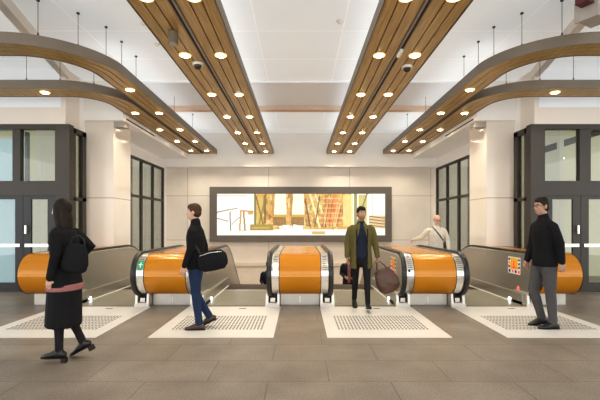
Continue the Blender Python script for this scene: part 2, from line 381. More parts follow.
# ================================================================== LIT PICTURE ON BACK WALL
def lit_picture():
    t = thing('lit_picture', 'long illuminated gold and white picture in a grey frame on the back wall', 'picture', (0, BY, .80))
    X0, X1, Z1 = -3.43, 3.48, 2.09; i0, i1, z0, z1 = -3.16, 3.24, .25, 1.83
    f = MB(); f.box(X0, X1, -.14, 0, 0, z0).box(X0, X1, -.14, 0, z1, Z1).box(X0, i0, -.14, 0, z0, z1).box(i1, X1, -.14, 0, z0, z1)
    f.build('frame', M['greyframe'], t)
    NX, NZ = 336, 84
    import array
    W = [[(1., .99, .95) for _ in range(NX)] for _ in range(NZ)]     # row 0 = top
    rnd = random.Random(8)
    def px(x, y, c, a=1.):
        x, y = int(x), int(y)
        if 0 <= x < NX and 0 <= y < NZ: o = W[y][x]; W[y][x] = tuple(o[i] * (1 - a) + c[i] * a for i in range(3))
    def rect(x0, y0, x1, y1, c, a=1., jit=0.):
        for y in range(int(y0), int(y1)):
            for x in range(int(x0), int(x1)):
                j = rnd.uniform(-jit, jit); px(x, y, tuple(max(0, v + j) for v in c), a)
    def line(x0, y0, x1, y1, w, c, a=1.):
        n = int(max(abs(x1 - x0), abs(y1 - y0)) * 1.5) + 1
        for k in range(n + 1):
            x = x0 + (x1 - x0) * k / n; y = y0 + (y1 - y0) * k / n
            for d in range(int(-w // 2), int(w // 2) + 1):
                px(x + d if abs(y1 - y0) > abs(x1 - x0) else x, y if abs(y1 - y0) > abs(x1 - x0) else y + d, c, a)
    gold, brown, ochre, lt, oran, oliv = (.78, .55, .20), (.42, .24, .07), (.62, .42, .13), (1., .93, .68), (.95, .45, .15), (.50, .46, .16)
    # busy warm middle
    rect(74, 0, 268, 72, (.86, .66, .33), 1, .12)
    for k in range(300):
        x = rnd.uniform(74, 262); y = rnd.uniform(0, 66); c = rnd.choice([gold, brown, ochre, lt, oran, lt, oliv, lt])
        rect(x, y, x + rnd.uniform(2, 9), y + rnd.uniform(2, 12), c, .5)
    # left pale scene with thin dark lines
    line(0, 38, 22, 33, 1, (.4, .36, .25), .8); line(22, 33, 40, 30, 1, (.5, .45, .3), .7); line(26, 36, 28, 74, 1, (.35, .32, .2), .9)
    line(0, 50, 22, 56, 1, (.5, .45, .3), .7); line(30, 62, 44, 48, 1, (.5, .45, .3), .7); line(46, 34, 72, 36, 2, gold, .9)
    line(48, 34, 45, 74, 2, gold, .9); line(53, 36, 56, 74, 2, ochre, .9); line(0, 5, 60, 4, 1, (.85, .8, .65), .8); rect(62, 36, 72, 42, gold, .8)
    rect(74, 0, 78, 62, oliv); rect(80, 6, 92, 64, (.85, .72, .32)); rect(94, 2, 98, 60, brown, .7); line(98, 0, 84, 62, 2, oliv, .8); line(78, 4, 92, 62, 2, brown, .6)
    rect(66, 62, 112, 74, (.66, .55, .18), 1, .05); rect(70, 68, 104, 70, (.85, .75, .4))
    # two bright upright panels
    for x in (116, 152):
        for y in range(0, 42):
            o = (42 - y) * .12; rect(x - 2 + o * .6, y, x + 24 - o * .4, y + 1, (1., .98, .86))
        rect(x - 5, 42, x + 24, 47, (.82, .66, .24)); rect(x - 4, 47, x + 22, 64, (.55, .38, .16), .8, .08)
        rect(x - 6, 0, x - 2, 44, (.75, .52, .2), .8)
    for k in range(9):
        x = 128 + k * 5.2 + rnd.uniform(-1, 1); rect(x - 2, 62 + rnd.uniform(0, 4), x + 3, 76, (1, 1, .95)); 
    line(186, 0, 206, 68, 3, lt); line(196, 0, 222, 66, 2, lt); line(206, 4, 196, 66, 1, brown); line(176, 10, 186, 66, 2, brown, .8)
    for k in range(12): line(214 + k * 3.5, rnd.uniform(8, 26), 208 + k * 3.2, 66, 1, rnd.choice([oran, brown, lt, oliv]), .75)
    rect(214, 10, 244, 60, oran, .35, .1)
    for k in range(6): rect(206, 8 + k * 10, 250, 10 + k * 10, lt, .55)
    rect(252, 2, 272, 66, (1., .88, .55), .85, .04); rect(274, 0, 280, 70, oliv, .8); rect(283, 2, 300, 66, (.80, .72, .34), .8, .06)
    line(300, 0, 276, 70, 2, oliv, .8)
    # right pale scene
    rect(304, 0, 336, 44, (1, 1, .97)); rect(304, 8, 336, 9, (.85, .82, .7)); rect(304, 44, 336, 70, (.88, .75, .50), .8, .05)
    for k in range(4): line(304, 46 + 6 * k, 336, 50 + 6 * k, 1, brown, .7)
    rect(310, 0, 312, 44, (.9, .86, .75))
    # bright foot band
    rect(0, 75, 336, 84, (1., .99, .93)); rect(190, 76, 216, 82, (.80, .62, .30), .8); rect(44, 73, 60, 75, (.8, .7, .5), .6)
    v = []; f_ = []
    for j in range(NZ + 1):
        for i in range(NX + 1): v.append((i0 + (i1 - i0) * i / NX, -.06, z1 - (z1 - z0) * j / NZ))
    for j in range(NZ):
        for i in range(NX): a = j * (NX + 1) + i; f_.append((a, a + NX + 1, a + NX + 2, a + 1))
    me = bpy.data.meshes.new('picture_face'); me.from_pydata(v, [], f_)
    at = me.color_attributes.new('Pic', 'FLOAT_COLOR', 'CORNER'); buf = array.array('f')
    for j in range(NZ):
        for i in range(NX):
            c = [q ** 2.1 for q in W[j][i]]; buf.extend([c[0], c[1], c[2], 1.] * 4)
    at.data.foreach_set('color', buf)
    m = bpy.data.materials.new('backlit_picture'); m.use_nodes = True; nt = m.node_tree; b = nt.nodes['Principled BSDF']
    a = nt.nodes.new('ShaderNodeAttribute'); a.attribute_name = 'Pic'
    nt.links.new(a.outputs['Color'], b.inputs['Emission Color']); b.inputs['Emission Strength'].default_value = .60
    b.inputs['Base Color'].default_value = (.05, .05, .05, 1); b.inputs['Roughness'].default_value = .3
    me.materials.append(m); o = bpy.data.objects.new('picture_face', me); C.objects.link(o); o.parent = t
lit_picture()

# ================================================================== BEAMS
BZ = 4.09
def strip_mesh(mb_wood, path, w, board=3):
    """path: list of (x,y) outer edge; boards offset to the right-hand side of travel"""
    def offs(d):
        out = []
        for i, p in enumerate(path):
            a = Vector(path[max(i - 1, 0)]); b = Vector(path[min(i + 1, len(path) - 1)]); t = (b - a).normalized()
            out.append((p[0] + t.y * d, p[1] - t.x * d))
        return out
    def sweep(d0, d1, z0, z1, mi):
        A, B = offs(d0), offs(d1); n = len(A); v = []
        for a, b in zip(A, B): v += [(a[0], a[1], z0), (b[0], b[1], z0), (b[0], b[1], z1), (a[0], a[1], z1)]
        f = []
        for i in range(n - 1):
            for k in range(4): f.append((4 * i + k, 4 * i + (k + 1) % 4, 4 * i + 4 + (k + 1) % 4, 4 * i + 4 + k))
        f.append((3, 2, 1, 0)); f.append((4 * n - 4, 4 * n - 3, 4 * n - 2, 4 * n - 1)); mb_wood.add(v, f, mi)
    return offs, sweep
def make_strip(name_parent, path, w, mirror=False, fascia_sides=(True, True)):
    bw_ = (w - .04) / 3
    mb = MB(); offs, sweep = strip_mesh(mb, path, w)
    for k in range(3):
        g = .02 + k * bw_; sweep(g + (.008 if k else 0), g + bw_ - (.008 if k < 2 else 0), BZ, BZ + .03, 0)
    sweep(.02, w - .02, BZ + .025, BZ + .12, 1)
    if mirror: mb.mirror()
    sl = mb.build('timber_slats', [M['wood'], M['groove']], name_parent)
    mb = MB(); offs, sweep = strip_mesh(mb, path, w)
    sweep(0, .012, BZ - .008, BZ + .16, 0); sweep(w - .012, w, BZ - .008, BZ + .16, 0)
    if mirror: mb.mirror()
    mb.build('side_fascia', M['fascia'], name_parent)
    return offs

def downlight(x, y, label, z=BZ, group=None, watt=30):
    t = thing('downlight', label, 'light', (x, y, z - .012), 0, group)
    MB().cyl((0, 0, 0), .092, .012, 24).build('bezel_halo', M['bezel_halo'], t)
    MB().cyl((0, 0, -.006), .060, .008, 24).build('lens', M['lamp'], t)
    l = bpy.data.lights.new('lamp', 'SPOT'); l.energy = watt; l.spot_size = R(125); l.spot_blend = .7; l.shadow_soft_size = .004; l.color = (1, .87, .68)
    o = bpy.data.objects.new('lamp', l); C.objects.link(o); o.parent = t; o.location = (0, 0, -.03)
    return t

ordn = ['first', 'second', 'third', 'fourth', 'fifth', 'sixth', 'seventh', 'eighth', 'ninth', 'tenth']
for s in (-1, 1):
    nm = 'left' if s < 0 else 'right'
    t = thing('ceiling_beam', 'straight %s central timber slat beam running to the back wall bulkhead' % nm, 'beam', (0, 0, 0), 0, 'timber ceiling beams')
    # local pieces built in world coordinates (thing at origin)
    for xo in (.98, 1.53):
        make_strip(t, [(-xo, 14.9), (-xo, 6), (-xo, -3)], .49, mirror=(s > 0))
    g = MB().box(-1.53, -1.47, -3, 14.9, BZ + .07, BZ + .12)
    if s > 0: g.mirror()
    g.build('centre_slot', M['groove'], t)
    g = MB().box(-1.515, -1.485, -3, 14.6, BZ + .02, BZ + .05)
    if s > 0: g.mirror()
    g.build('light_track', M['cam_grey'], t)
    ys = [14.35, 12.95, 11.4, 9.72, 8.05, 6.18, 4.6]
    for k, y in enumerate(ys):
        for xo, sn in ((1.225, 'inner'), (1.775, 'outer')):
            downlight(s * xo, y, 'round warm downlight, %s from the back in the %s strip of the %s central beam' % (ordn[k], sn, nm), group='downlights in the timber beams')
    # outer curved beam: two strips that part and curl outwards
    t2 = thing('ceiling_beam', '%s outer timber beam whose two strips curve away towards the shopfront' % nm, 'beam', (0, 0, 0), 0, 'timber ceiling beams')
    def arcpath(xe, cx, cy, r, xend):
        P = [(xe, 14.9), (xe, 12), (xe, 10.2)] + [(cx + r * math.cos(-a), cy - r * math.sin(a)) for a in [i * PI / 2 / 28 for i in range(29)]]
        return P + [(cx - .6, cy - r), (xend, cy - r)]
    make_strip(t2, arcpath(-3.09, -4.39, 7.05, 1.30, -9.5), .45, mirror=(s > 0))
    make_strip(t2, arcpath(-3.61, -4.73, 8.80, 1.12, -9.5), .52, mirror=(s > 0))
    for k, y in enumerate([14.2, 12.6, 11.05, 9.4]):
        for xo, sn in ((3.31, 'inner'), (3.87, 'outer')):
            downlight(s * xo, y, 'round warm downlight, %s from the back in the %s strip of the %s outer beam' % (ordn[k], sn, nm), group='downlights in the timber beams')
    downlight(s * 3.30, 7.77, 'round warm downlight where the %s outer beam starts to curve' % nm, group='downlights in the timber beams')
    downlight(s * 5.05, 7.92, 'round warm downlight on the lower curved strip over the %s shop doors' % nm, group='downlights in the timber beams')
    # rods
    rods = [(-3.95, 6.03), (-3.55, 6.40), (-3.32, 6.85), (-3.30, 7.4), (-3.30, 8.05), (-4.6, 5.98), (-5.4, 7.9), (-4.75, 7.92), (-4.2, 8.15), (-3.3, 10.5), (-3.3, 12.3), (-3.85, 9.9)]
    for k, (x, y) in enumerate(rods):
        m_ = MB().cyl((0, 0, 0), .0045, 4.86 - BZ - .12, 8).cyl((0, 0, .06), .012, .09, 8).cyl((0, 0, 4.86 - BZ - .14), .025, .02, 12)
        o = m_.build('suspension_rod', M['frame'], None, (-x * s if s > 0 else x, y, BZ + .12))
        if s > 0: o.location.x = -x
        tag(o, 'thin dark suspension rod, %s of those holding the %s outer beam' % ((ordn + ['eleventh', 'twelfth'])[k], nm), 'rod', 'suspension rods of the outer beams')
# small fittings
def dome(x, y, z, label, r=.085):
    t = thing('dome_camera', label, 'camera', (x, y, z))
    MB().cyl((0, 0, -.035), r, .035, 24, r2=r * 1.05).build('housing', M['cam_white'], t)
    MB().ell((0, 0, -.035), (r * .72, r * .72, r * .75)).build('dome_glass', M['domeglass'], t)
dome(-1.66, 6.50, BZ, 'dark dome camera under the left central beam')
dome(1.77, 6.62, BZ, 'dark dome camera under the right central beam')
t = thing('ceiling_speaker', 'cylindrical bronze speaker hanging under the left central beam', 'speaker', (-1.72, 5.42, BZ))
MB().cyl((0, 0, -.17), .065, .16, 24).build('housing', M['fascia'], t); MB().cyl((0, 0, -.18), .05, .02, 24).build('grille', M['cam_grey'], t)
t = thing('slim_camera', 'small pale bullet camera in the slot of the right central beam', 'camera', (1.50, 6.0, BZ))
MB().cyl((0, -.1, -.05), .028, .2, 16, axis='Y').build('barrel', M['cam_white'], t); MB().cyl((0, 0, -.03), .012, .11, 10).build('stem', M['cam_grey'], t)
for (x, y, lb) in ((.66, 6.66, 'round white smoke detector on the ceiling between the central beams'), (-2.63, 6.72, 'round white smoke detector on the ceiling left of the left central beam'), (-2.68, 7.5, 'small sprinkler on the ceiling left of the left central beam')):
    o = MB().cyl((0, 0, -.03), .035, .03, 20, r2=.06).cyl((0, 0, -.045), .02, .02, 12).build('smoke_detector' if 'smoke' in lb else 'sprinkler', M['cam_white'], None, (x, y, 4.86)); tag(o, lb, 'detector' if 'smoke' in lb else 'sprinkler')
t = thing('ceiling_projector', 'grey and maroon projector bracket hanging from the ceiling at top right', 'projector', (3.86, 5.25, 4.86), .5)
MB().box(-.17, .17, -.12, .12, -.72, -.50).box(-.2, -.17, -.14, .14, -.74, -.48).build('body', M['cam_grey'], t)
MB().cyl((0, 0, -.52), .03, .52, 12).cyl((0, 0, -.02), .07, .02, 16).build('mount_pole', M['cam_grey'], t)
MB().cyl((-.05, -.2, -.62), .05, .09, 20, axis='Y').build('lens_barrel', M['domeglass'], t)
MB().box(-.36, -.21, -.1, .05, -.58, -.46).build('side_housing', M['maroon'], t)

# unseen area lamps added above the beams to brighten the ceiling
def area(x, y, z, sx, sy, e, rot, col, name='ceiling_fill_lamp'):
    l = bpy.data.lights.new(name, 'AREA'); l.shape = 'RECTANGLE'; l.size = sx; l.size_y = sy; l.energy = e; l.color = col
    o = bpy.data.objects.new(name, l); C.objects.link(o); o.location = (x, y, z); o.rotation_euler = rot; return o
for x in (-1.5, 1.5): area(x, 6.0, BZ + .3, .8, 17, 26, (PI, 0, 0), (1, .98, .95))
for x in (-3.6, 3.6): area(x, 11.0, BZ + .3, .8, 7.0, 9, (PI, 0, 0), (1, .97, .93))

# ================================================================== ESCALATORS
YC, ZC, RR = 7.24, .585, .365
YT, SL, YE = 9.95, .70, 14.6    # top transition, slope, end
def smooth_slope(y, z0):        # height profile of a line that runs flat then descends
    a = .45
    if y < YT - a: return z0
    if y > YT + a: return z0 - SL * (y - YT)
    u = (y - (YT - a)) / (2 * a); return z0 - SL * a * u * u
def top_path(z0, y0, y1, n=40): return [(y0 + (y1 - y0) * i / n, smooth_slope(y0 + (y1 - y0) * i / n, z0)) for i in range(n + 1)]
def rail_path(r, y1=YE):
    z = ZC + r
    P = [(YC + .28, ZC - r + .0), (YC + .1, ZC - r)]
    P += [(YC - r * math.sin(PI * i / 26), ZC - r * math.cos(PI * i / 26)) for i in range(27)]
    return P + top_path(z, YC + .15, y1)
def sweep_yz(mb, path, x0, x1, th, mi=0, crown=.0):
    """rounded strip swept along a (y,z) path; th = outward thickness, x0..x1 width"""
    n = len(path); v = []; prof = [(x0, 0), (x0, .7), (x0 + (x1 - x0) * .2, 1), (x1 - (x1 - x0) * .2, 1), (x1, .7), (x1, 0)] if crown else [(x0, 0), (x0, 1), (x1, 1), (x1, 0)]
    k = len(prof)
    for i, p in enumerate(path):
        a = path[max(i - 1, 0)]; b = path[min(i + 1, n - 1)]; ty, tz = b[0] - a[0], b[1] - a[1]; l = math.hypot(ty, tz); ny, nz = -tz / l, ty / l
        for (x, h) in prof: v.append((x, p[0] + ny * h * th, p[1] + nz * h * th))
    f = []
    for i in range(n - 1):
        for j in range(k): f.append((i * k + j, i * k + (j + 1) % k, (i + 1) * k + (j + 1) % k, (i + 1) * k + j))
    f.append(list(range(k))[::-1]); f.append([(n - 1) * k + j for j in range(k)])
    mb.add(v, f, mi, bool(crown)); return mb

def make_escalator(lx, label, outer=0):
    t = thing('escalator', label, 'escalator', (lx, YC, 0), 0, 'escalators side by side going down')
    T = Matrix.Translation((0, -YC, 0))
    for s in (-1, 1):
        # inner balustrade panel (lane side)
        poly = [(YC - (RR - .01) * math.sin(PI * i / 24), ZC - (RR - .01) * math.cos(PI * i / 24)) for i in range(25)]
        top = top_path(ZC + RR - .01, YC + .2, YE, 36); bot = top_path(.20, YE, YC + .2, 36)
        pb = MB().prism(poly + top + bot, *sorted((s * .595, s * .610)), 0, 'X')
        pb.xf(T).build('balustrade', M['steel'], t)
        # deck and skirt below it
        sk = MB(); tp = top_path(.20, YC + .05, YE, 36); bt = [(y, z - .42) for y, z in tp[::-1]]
        tp2 = [(YC + .05, .20)] + tp; 
        sk.prism(tp + bt, *sorted((s * .545, s * .595)), 0, 'X')
        sk.xf(T).build('skirt', M['steel'], t)
        # polished newel edge band on lane side
        nb = sweep_yz(MB(), rail_path(RR - .035), *sorted((s * .588, s * .612)), .03)
        nb.xf(T).build('newel_edge', M['steel_lt'], t)
        # handrail
        hr = sweep_yz(MB(), rail_path(RR + .002), *sorted((s * .589, s * .671)), .036, crown=1)
        hr.xf(T).build('handrail', M['rail'], t)
        # outer silver band beside cladding
        if not (outer and outer == s):
            sb = sweep_yz(MB(), rail_path(RR - .03), *sorted((s * .675, s * .805)), .03, 0)
            for k in range(9):
                a = PI * (.56 + .035 * k)
                yy, zz = YC - (RR + .001) * math.sin(a), ZC - (RR + .001) * math.cos(a)
                q = MB().box(*sorted((s * .70, s * .775)), -.003, .003, -.004, .004, 1)
                q.xf(Matrix.Translation((0, yy, zz))); sb.add(q.v, q.f, 1)
            band = sb.xf(T).build('newel_band', [M['steel_lt'], M['frame']], t)
        else:
            sb = sweep_yz(MB(), rail_path(RR - .03), *sorted((s * .675, s * .705)), .03, 0)
            sb.xf(T).build('newel_band', [M['steel_lt']], t)
        # entry box under handrail with dark inlet
        eb = MB().box(*sorted((s * .545, s * .80)), 7.13, 7.62, 0.006, .055)
        eb.prism([(7.13, .05), (7.16, .235), (7.62, .235), (7.62, .05)], *sorted((s * .555, s * .60)), 0, 'X').prism([(7.13, .05), (7.16, .235), (7.62, .235), (7.62, .05)], *sorted((s * .76, s * .80)), 0, 'X')
        eb.box(*sorted((s * .60, s * .76)), 7.145, 7.62, .05, .075)
        e = eb.xf(T).build('newel_base', M['steel_box'], t)
        MB().box(*sorted((s * .60, s * .76)), 7.22, 7.60, .075, .24).xf(T).build('inlet_brush', M['black'], e)
        MB().box(*sorted((s * .635, s * .72)), 7.17, 7.215, .085, .155).xf(T).build('inlet_guard', M['steel_lt'], e)
        # light line at foot of skirt and the entry light
        MB().box(*sorted((s * .534, s * .544)), 7.8, 9.55, .004, .020).xf(T).build('light_line', M['ledline'], t)
        MB().cyl((s * .545, 7.72, .045), .028, -s * .012, 16, axis='X').xf(T).build('entry_light', M['led'], t)
    # landing plate and treads
    MB().box(-.54, .54, 7.25, 8.85, -.02, .006).xf(T).build('landing_plate', M['plate'], t)
    MB().box(-.54, .54, 8.85, 8.97, -.02, .010).xf(T).build('comb_plate', M['steel_lt'], t)
    y = 8.97
    for k in range(12):
        zt = smooth_slope(y + .1, 0) - .005 if k else -.008
        stp = MB().box(-.535, .535, y, y + .41, zt - .24, zt)
        for j in range(13): stp.box(-.53 + j * .083, -.53 + j * .083 + .05, y + .01, y + .40, zt, zt + .006, 1)
        stp.xf(T).build('step', [M['black'], M['dark_brown']], t); y += .40
    return t
LN = [(-3.5, 'leftmost escalator in front of the left column', -1), (-1.165, 'second escalator from the left, right of the man in jeans', 0),
      (1.165, 'third escalator from the left, behind the man in the olive jacket', 0), (3.5, 'rightmost escalator beside the man in grey trousers', 1)]
ESC = [make_escalator(a, b, c) for a, b, c in LN]

# cladding drums between escalators
def make_clad(cx, x0, x1, label, full=True):
    YE = 14.6 if full else 9.42
    t = thing('divider_cladding', label, 'cladding', (cx, YC, 0), 0, 'rounded orange claddings between the escalators')
    T = Matrix.Translation((-cx, -YC, 0))
    poly = [(YC - RR * math.sin(PI * i / 32), ZC - RR * math.cos(PI * i / 32)) for i in range(33)] + top_path(ZC + RR, YC + .15, YE, 36)
    low = [(y, z - .72) for y, z in top_path(ZC + RR, YE, YC + .2, 36)]
    low = [(y, z - .0) for y, z in low]
    sh = MB(); n = len(poly)
    pl = poly + low
    a = [(x0, p[0], p[1]) for p in pl] + [(x1, p[0], p[1]) for p in pl]; m = len(pl)
    sh.add(a, [list(range(m))[::-1], list(range(m, 2 * m))], 0)
    sh.add(a, [(i, (i + 1) % m, (i + 1) % m + m, i + m) for i in range(m)], 0, True)
    o = sh.xf(T).build('orange_shell', M['orange'], t)
    for p in o.data.polygons:
        if len(p.vertices) > 6: p.use_smooth = False
    s = MB().box(x0 + .002, x1 - .002, YC - RR - .0035, YC - RR + .01, ZC - .004, ZC + .004)
    s.xf(T).build('joint_line', M['seam'], t)
    g = sweep_yz(MB(), rail_path(RR - .03, YE), x0 - .012, x0 - .001, .034); g = sweep_yz(g, rail_path(RR - .03, YE), x1 + .001, x1 + .012, .034)
    g.xf(T).build('edge_gasket', M['black'], t)
    b0, b1 = x0, x1
    bp = MB().box(b0, b1, 7.32, 9.2, 0.004, .215).xf(T).build('base_panel', M['steel_box'], t)
    MB().box((b0 + b1) / 2 - .012, (b0 + b1) / 2 + .012, 7.312, 7.32, .05, .16).xf(T).build('lock_plate', M['signwhite'], t)
    return t
D = 2.3325
make_clad(0, -.355, .355, 'orange drum cladding in the middle, under the lit picture')
make_clad(-D, -D - .355, -D + .355, 'orange drum cladding left of centre, behind the man in jeans')
make_clad(D, D - .355, D + .355, 'orange drum cladding right of centre, in front of the man in white')
make_clad(-4.54, -4.86, -4.21, 'orange end cladding behind the woman in black', False)
make_clad(4.54, 4.21, 4.86, 'orange end cladding behind the man in grey trousers', False)

# stickers (belong to escalator things)
def sticker_part(parent, name, quads, lab):
    mb = MB()
    for (p0, p1, mi) in quads: mb.box(p0[0], p1[0], p0[1], p1[1], p0[2], p1[2], mi)
    o = mb.build(name, [M['signwhite'], M['yellow'], M['black'], M['red'], M['green']], parent); o['label'] = lab; return o
def warn(esc, xo, sgn, yc, zc):
    X = sorted((xo, xo - sgn * .003)); q = []
    def r(y0, y1, z0, z1, mi, k): X = sorted((xo - sgn * .0015 * k, xo - sgn * .0015 * (k + 1))); q.append(((X[0], y0 - YC, z0), (X[1], y1 - YC, z1), mi))
    r(yc - .22, yc + .22, zc - .16, zc + .16, 0, 0)
    r(yc - .13, yc + .13, zc - .07, zc + .14, 1, 1)
    for i in range(4): r(yc - .2 + i * .11, yc - .2 + i * .11 + .06, zc - .14, zc - .09, 2 if i % 2 else 3, 1)
    for i in range(3):
        r(yc - .2, yc - .15, zc - .05 + i * .07, zc - .01 + i * .07, 2, 1); r(yc + .15, yc + .2, zc - .05 + i * .07, zc - .01 + i * .07, 3 if i % 2 else 2, 1)
    r(yc - .02, yc + .02, zc - .03, zc + .09, 3, 2); r(yc - .08, yc + .08, zc - .05, zc - .03, 3, 2)
    sticker_part(esc, 'warning_sticker', q, 'yellow and white warning sticker')
warn(ESC[3], .595, 1, 7.65, .69); warn(ESC[2], .595, 1, 7.55, .70)
# red no entry disc
q = MB().cyl((.595, 7.50 - YC, .27), .05, -.004, 20, axis='X').cyl((.591, 7.50 - YC, .27), .036, -.002, 20, 1, axis='X').cyl((.589, 7.50 - YC, .27), .024, -.002, 20, 0, axis='X')
o = q.build('no_entry_disc', [M['red'], M['signwhite']], ESC[3]); o['label'] = 'small red round sign low on the steel side'
# green running figure sign on the silver band of lane 1's right side (seen left of drum)
def bandpatch(esc, xa, xb, a0, a1, name, mi, lift, mats, lab=None):
    P = [(YC - (RR + .001) * math.sin(a0 + (a1 - a0) * i / 6), ZC - (RR + .001) * math.cos(a0 + (a1 - a0) * i / 6)) for i in range(7)]
    o = sweep_yz(MB(), P, *sorted((xa, xb)), lift).xf(Matrix.Translation((0, -YC, 0))).build(name, mats, esc)
    if lab: o['label'] = lab
    return o
gp = bandpatch(ESC[0], .69, .79, PI * .60, PI * .74, 'green_sign', 0, .004, M['green'], 'green sign with a white walking figure')
bandpatch(ESC[0], .735, .75, PI * .62, PI * .71, 'sign_figure', 0, .007, M['signwhite'])
bandpatch(ESC[0], .71, .775, PI * .665, PI * .68, 'sign_figure', 0, .007, M['signwhite'])
bandpatch(ESC[1], .70, .79, PI * .58, PI * .70, 'sign_patch', 0, .004, M['signwhite'], 'pale sticker on the silver band')
bandpatch(ESC[2], .70, .73, PI * .56, PI * .60, 'key_switch', 0, .01, M['black'])

# pale entry plates
def entry_plate(x0, x1, label):
    cx = (x0 + x1) / 2
    t = thing('entry_plate', label, 'floor plate', (cx, 6.2, 0), 0, 'pale entry plates before the escalators')
    w = (x1 - x0) / 2
    st = MB().box(-w, w, 5.2 - 6.2, 7.13 - 6.2, 0, .006)
    for j in range(9):
        for i in range(26):
            x = -.62 + i * 1.24 / 25; y = 5.62 - 6.2 + j * .095
            st.box(x - .011, x + .011, y - .028, y + .028, .0058, .0085, 1)
    st.build('plate', [M['mat'], M['stud']], t)
    MB().box(.1, .22, 6.95 - 6.2, 6.99 - 6.2, .006, .008).build('lift_slot', M['black'], t)
for x0, x1, l in ((-4.31, -2.66, 'leftmost pale steel entry plate, under the woman in black'), (-1.98, -.345, 'pale steel entry plate under the man in jeans'),
                  (.355, 1.98, 'pale steel entry plate in front of the man in the olive jacket'), (2.70, 4.34, 'rightmost pale steel entry plate, under the man in grey trousers')):
    entry_plate(x0, x1, l)

# ================================================================== PEOPLE
DG = None
def bake(mb, name, mats, parent, voxel=.012, smooth=4, fn=None):
    me = bpy.data.meshes.new(name + '_src'); me.from_pydata(mb.v, [], mb.f)
    b = bmesh.new(); b.from_mesh(me); bmesh.ops.recalc_face_normals(b, faces=b.faces[:]); b.to_mesh(me); b.free()
    o = bpy.data.objects.new(name, me); C.objects.link(o)
    m = o.modifiers.new('r', 'REMESH'); m.mode = 'VOXEL'; m.voxel_size = voxel; m.use_smooth_shade = True
    if smooth:
        m2 = o.modifiers.new('s', 'SMOOTH'); m2.factor = .5; m2.iterations = smooth
    dg = bpy.context.evaluated_depsgraph_get()
    nm = bpy.data.meshes.new_from_object(o.evaluated_get(dg)); nm.name = name
    o.modifiers.clear(); o.data = nm; bpy.data.meshes.remove(me)
    nm.materials.clear()
    for q in (mats if isinstance(mats, list) else [mats]): nm.materials.append(q)
    for p in nm.polygons: p.use_smooth = True
    o.parent = parent
    if fn: fn(o)
    return o

def V(*a): return Vector(a)
def hand(mb, wrist, d, nrm, side_sgn, curl=25, sc=1.):
    """palm + five fingers; d fingers direction, nrm palm normal, thumb on side_sgn*cross side"""
    d = Vector(d).normalized(); nrm = Vector(nrm); nrm = (nrm - d * nrm.dot(d)).normalized(); w = d.cross(nrm) * side_sgn
    W = Vector(wrist)
    mb.tube([W - d * .01, W + d * .035 * sc, W + d * .085 * sc], [(.024 * sc, .018 * sc), (.036 * sc, .015 * sc), (.038 * sc, .013 * sc)], side=w, n=12)
    for i, (ln, off) in enumerate(((.072, .030), (.082, .010), (.076, -.010), (.060, -.029))):
        p = W + d * .086 * sc + w * off * sc; c = R(curl * (.7 + .15 * i)); dd = d.copy(); pts = [p - d * .012]; pts.append(p.copy())
        for k, fr in enumerate((.42, .32, .26)):
            ang = c * (k + 1) * .8; dd = d * math.cos(ang) + nrm * math.sin(ang); p = p + dd * ln * fr * sc; pts.append(p.copy())
        mb.tube(pts, [.0088 * sc, .0092 * sc, .0086 * sc, .008 * sc, .007 * sc], side=w, n=8)
    p = W + d * .025 * sc + w * .030 * sc; td = (d * .72 + w * .55 + nrm * .42).normalized(); q = p + td * .04 * sc; td2 = (d * .85 + w * .15 + nrm * .5).normalized()
    mb.tube([p - td * .015, q, q + td2 * .032 * sc], [.0125 * sc, .0105 * sc, .0085 * sc], side=nrm, n=8)

def face_color(skin, brow, lip, headM, stubble=None):
    inv = headM.inverted()
    def fn(o):
        me = o.data; at = me.color_attributes.new('Skin', 'FLOAT_COLOR', 'POINT')
        for i, v in enumerate(me.vertices):
            q = inv @ v.co; c = skin
            if abs(q.x) < .16 and abs(q.y) < .12 and abs(q.z) < .16 and q.x > .03:
                ay = abs(q.y)
                if .018 < ay < .045 and .022 < q.z < .034 and q.x > .06: c = brow
                elif .019 < ay < .041 and abs(q.z - .004) < .008: c = (.75, .72, .68) if abs(ay - .030) > .006 else (.05, .03, .02)
                elif ay < .022 and abs(q.z + .062) < .006 and q.x > .07: c = lip
                elif stubble and q.z < -.045: c = stubble
            at.data[i].color = (*c, 1)
    return fn

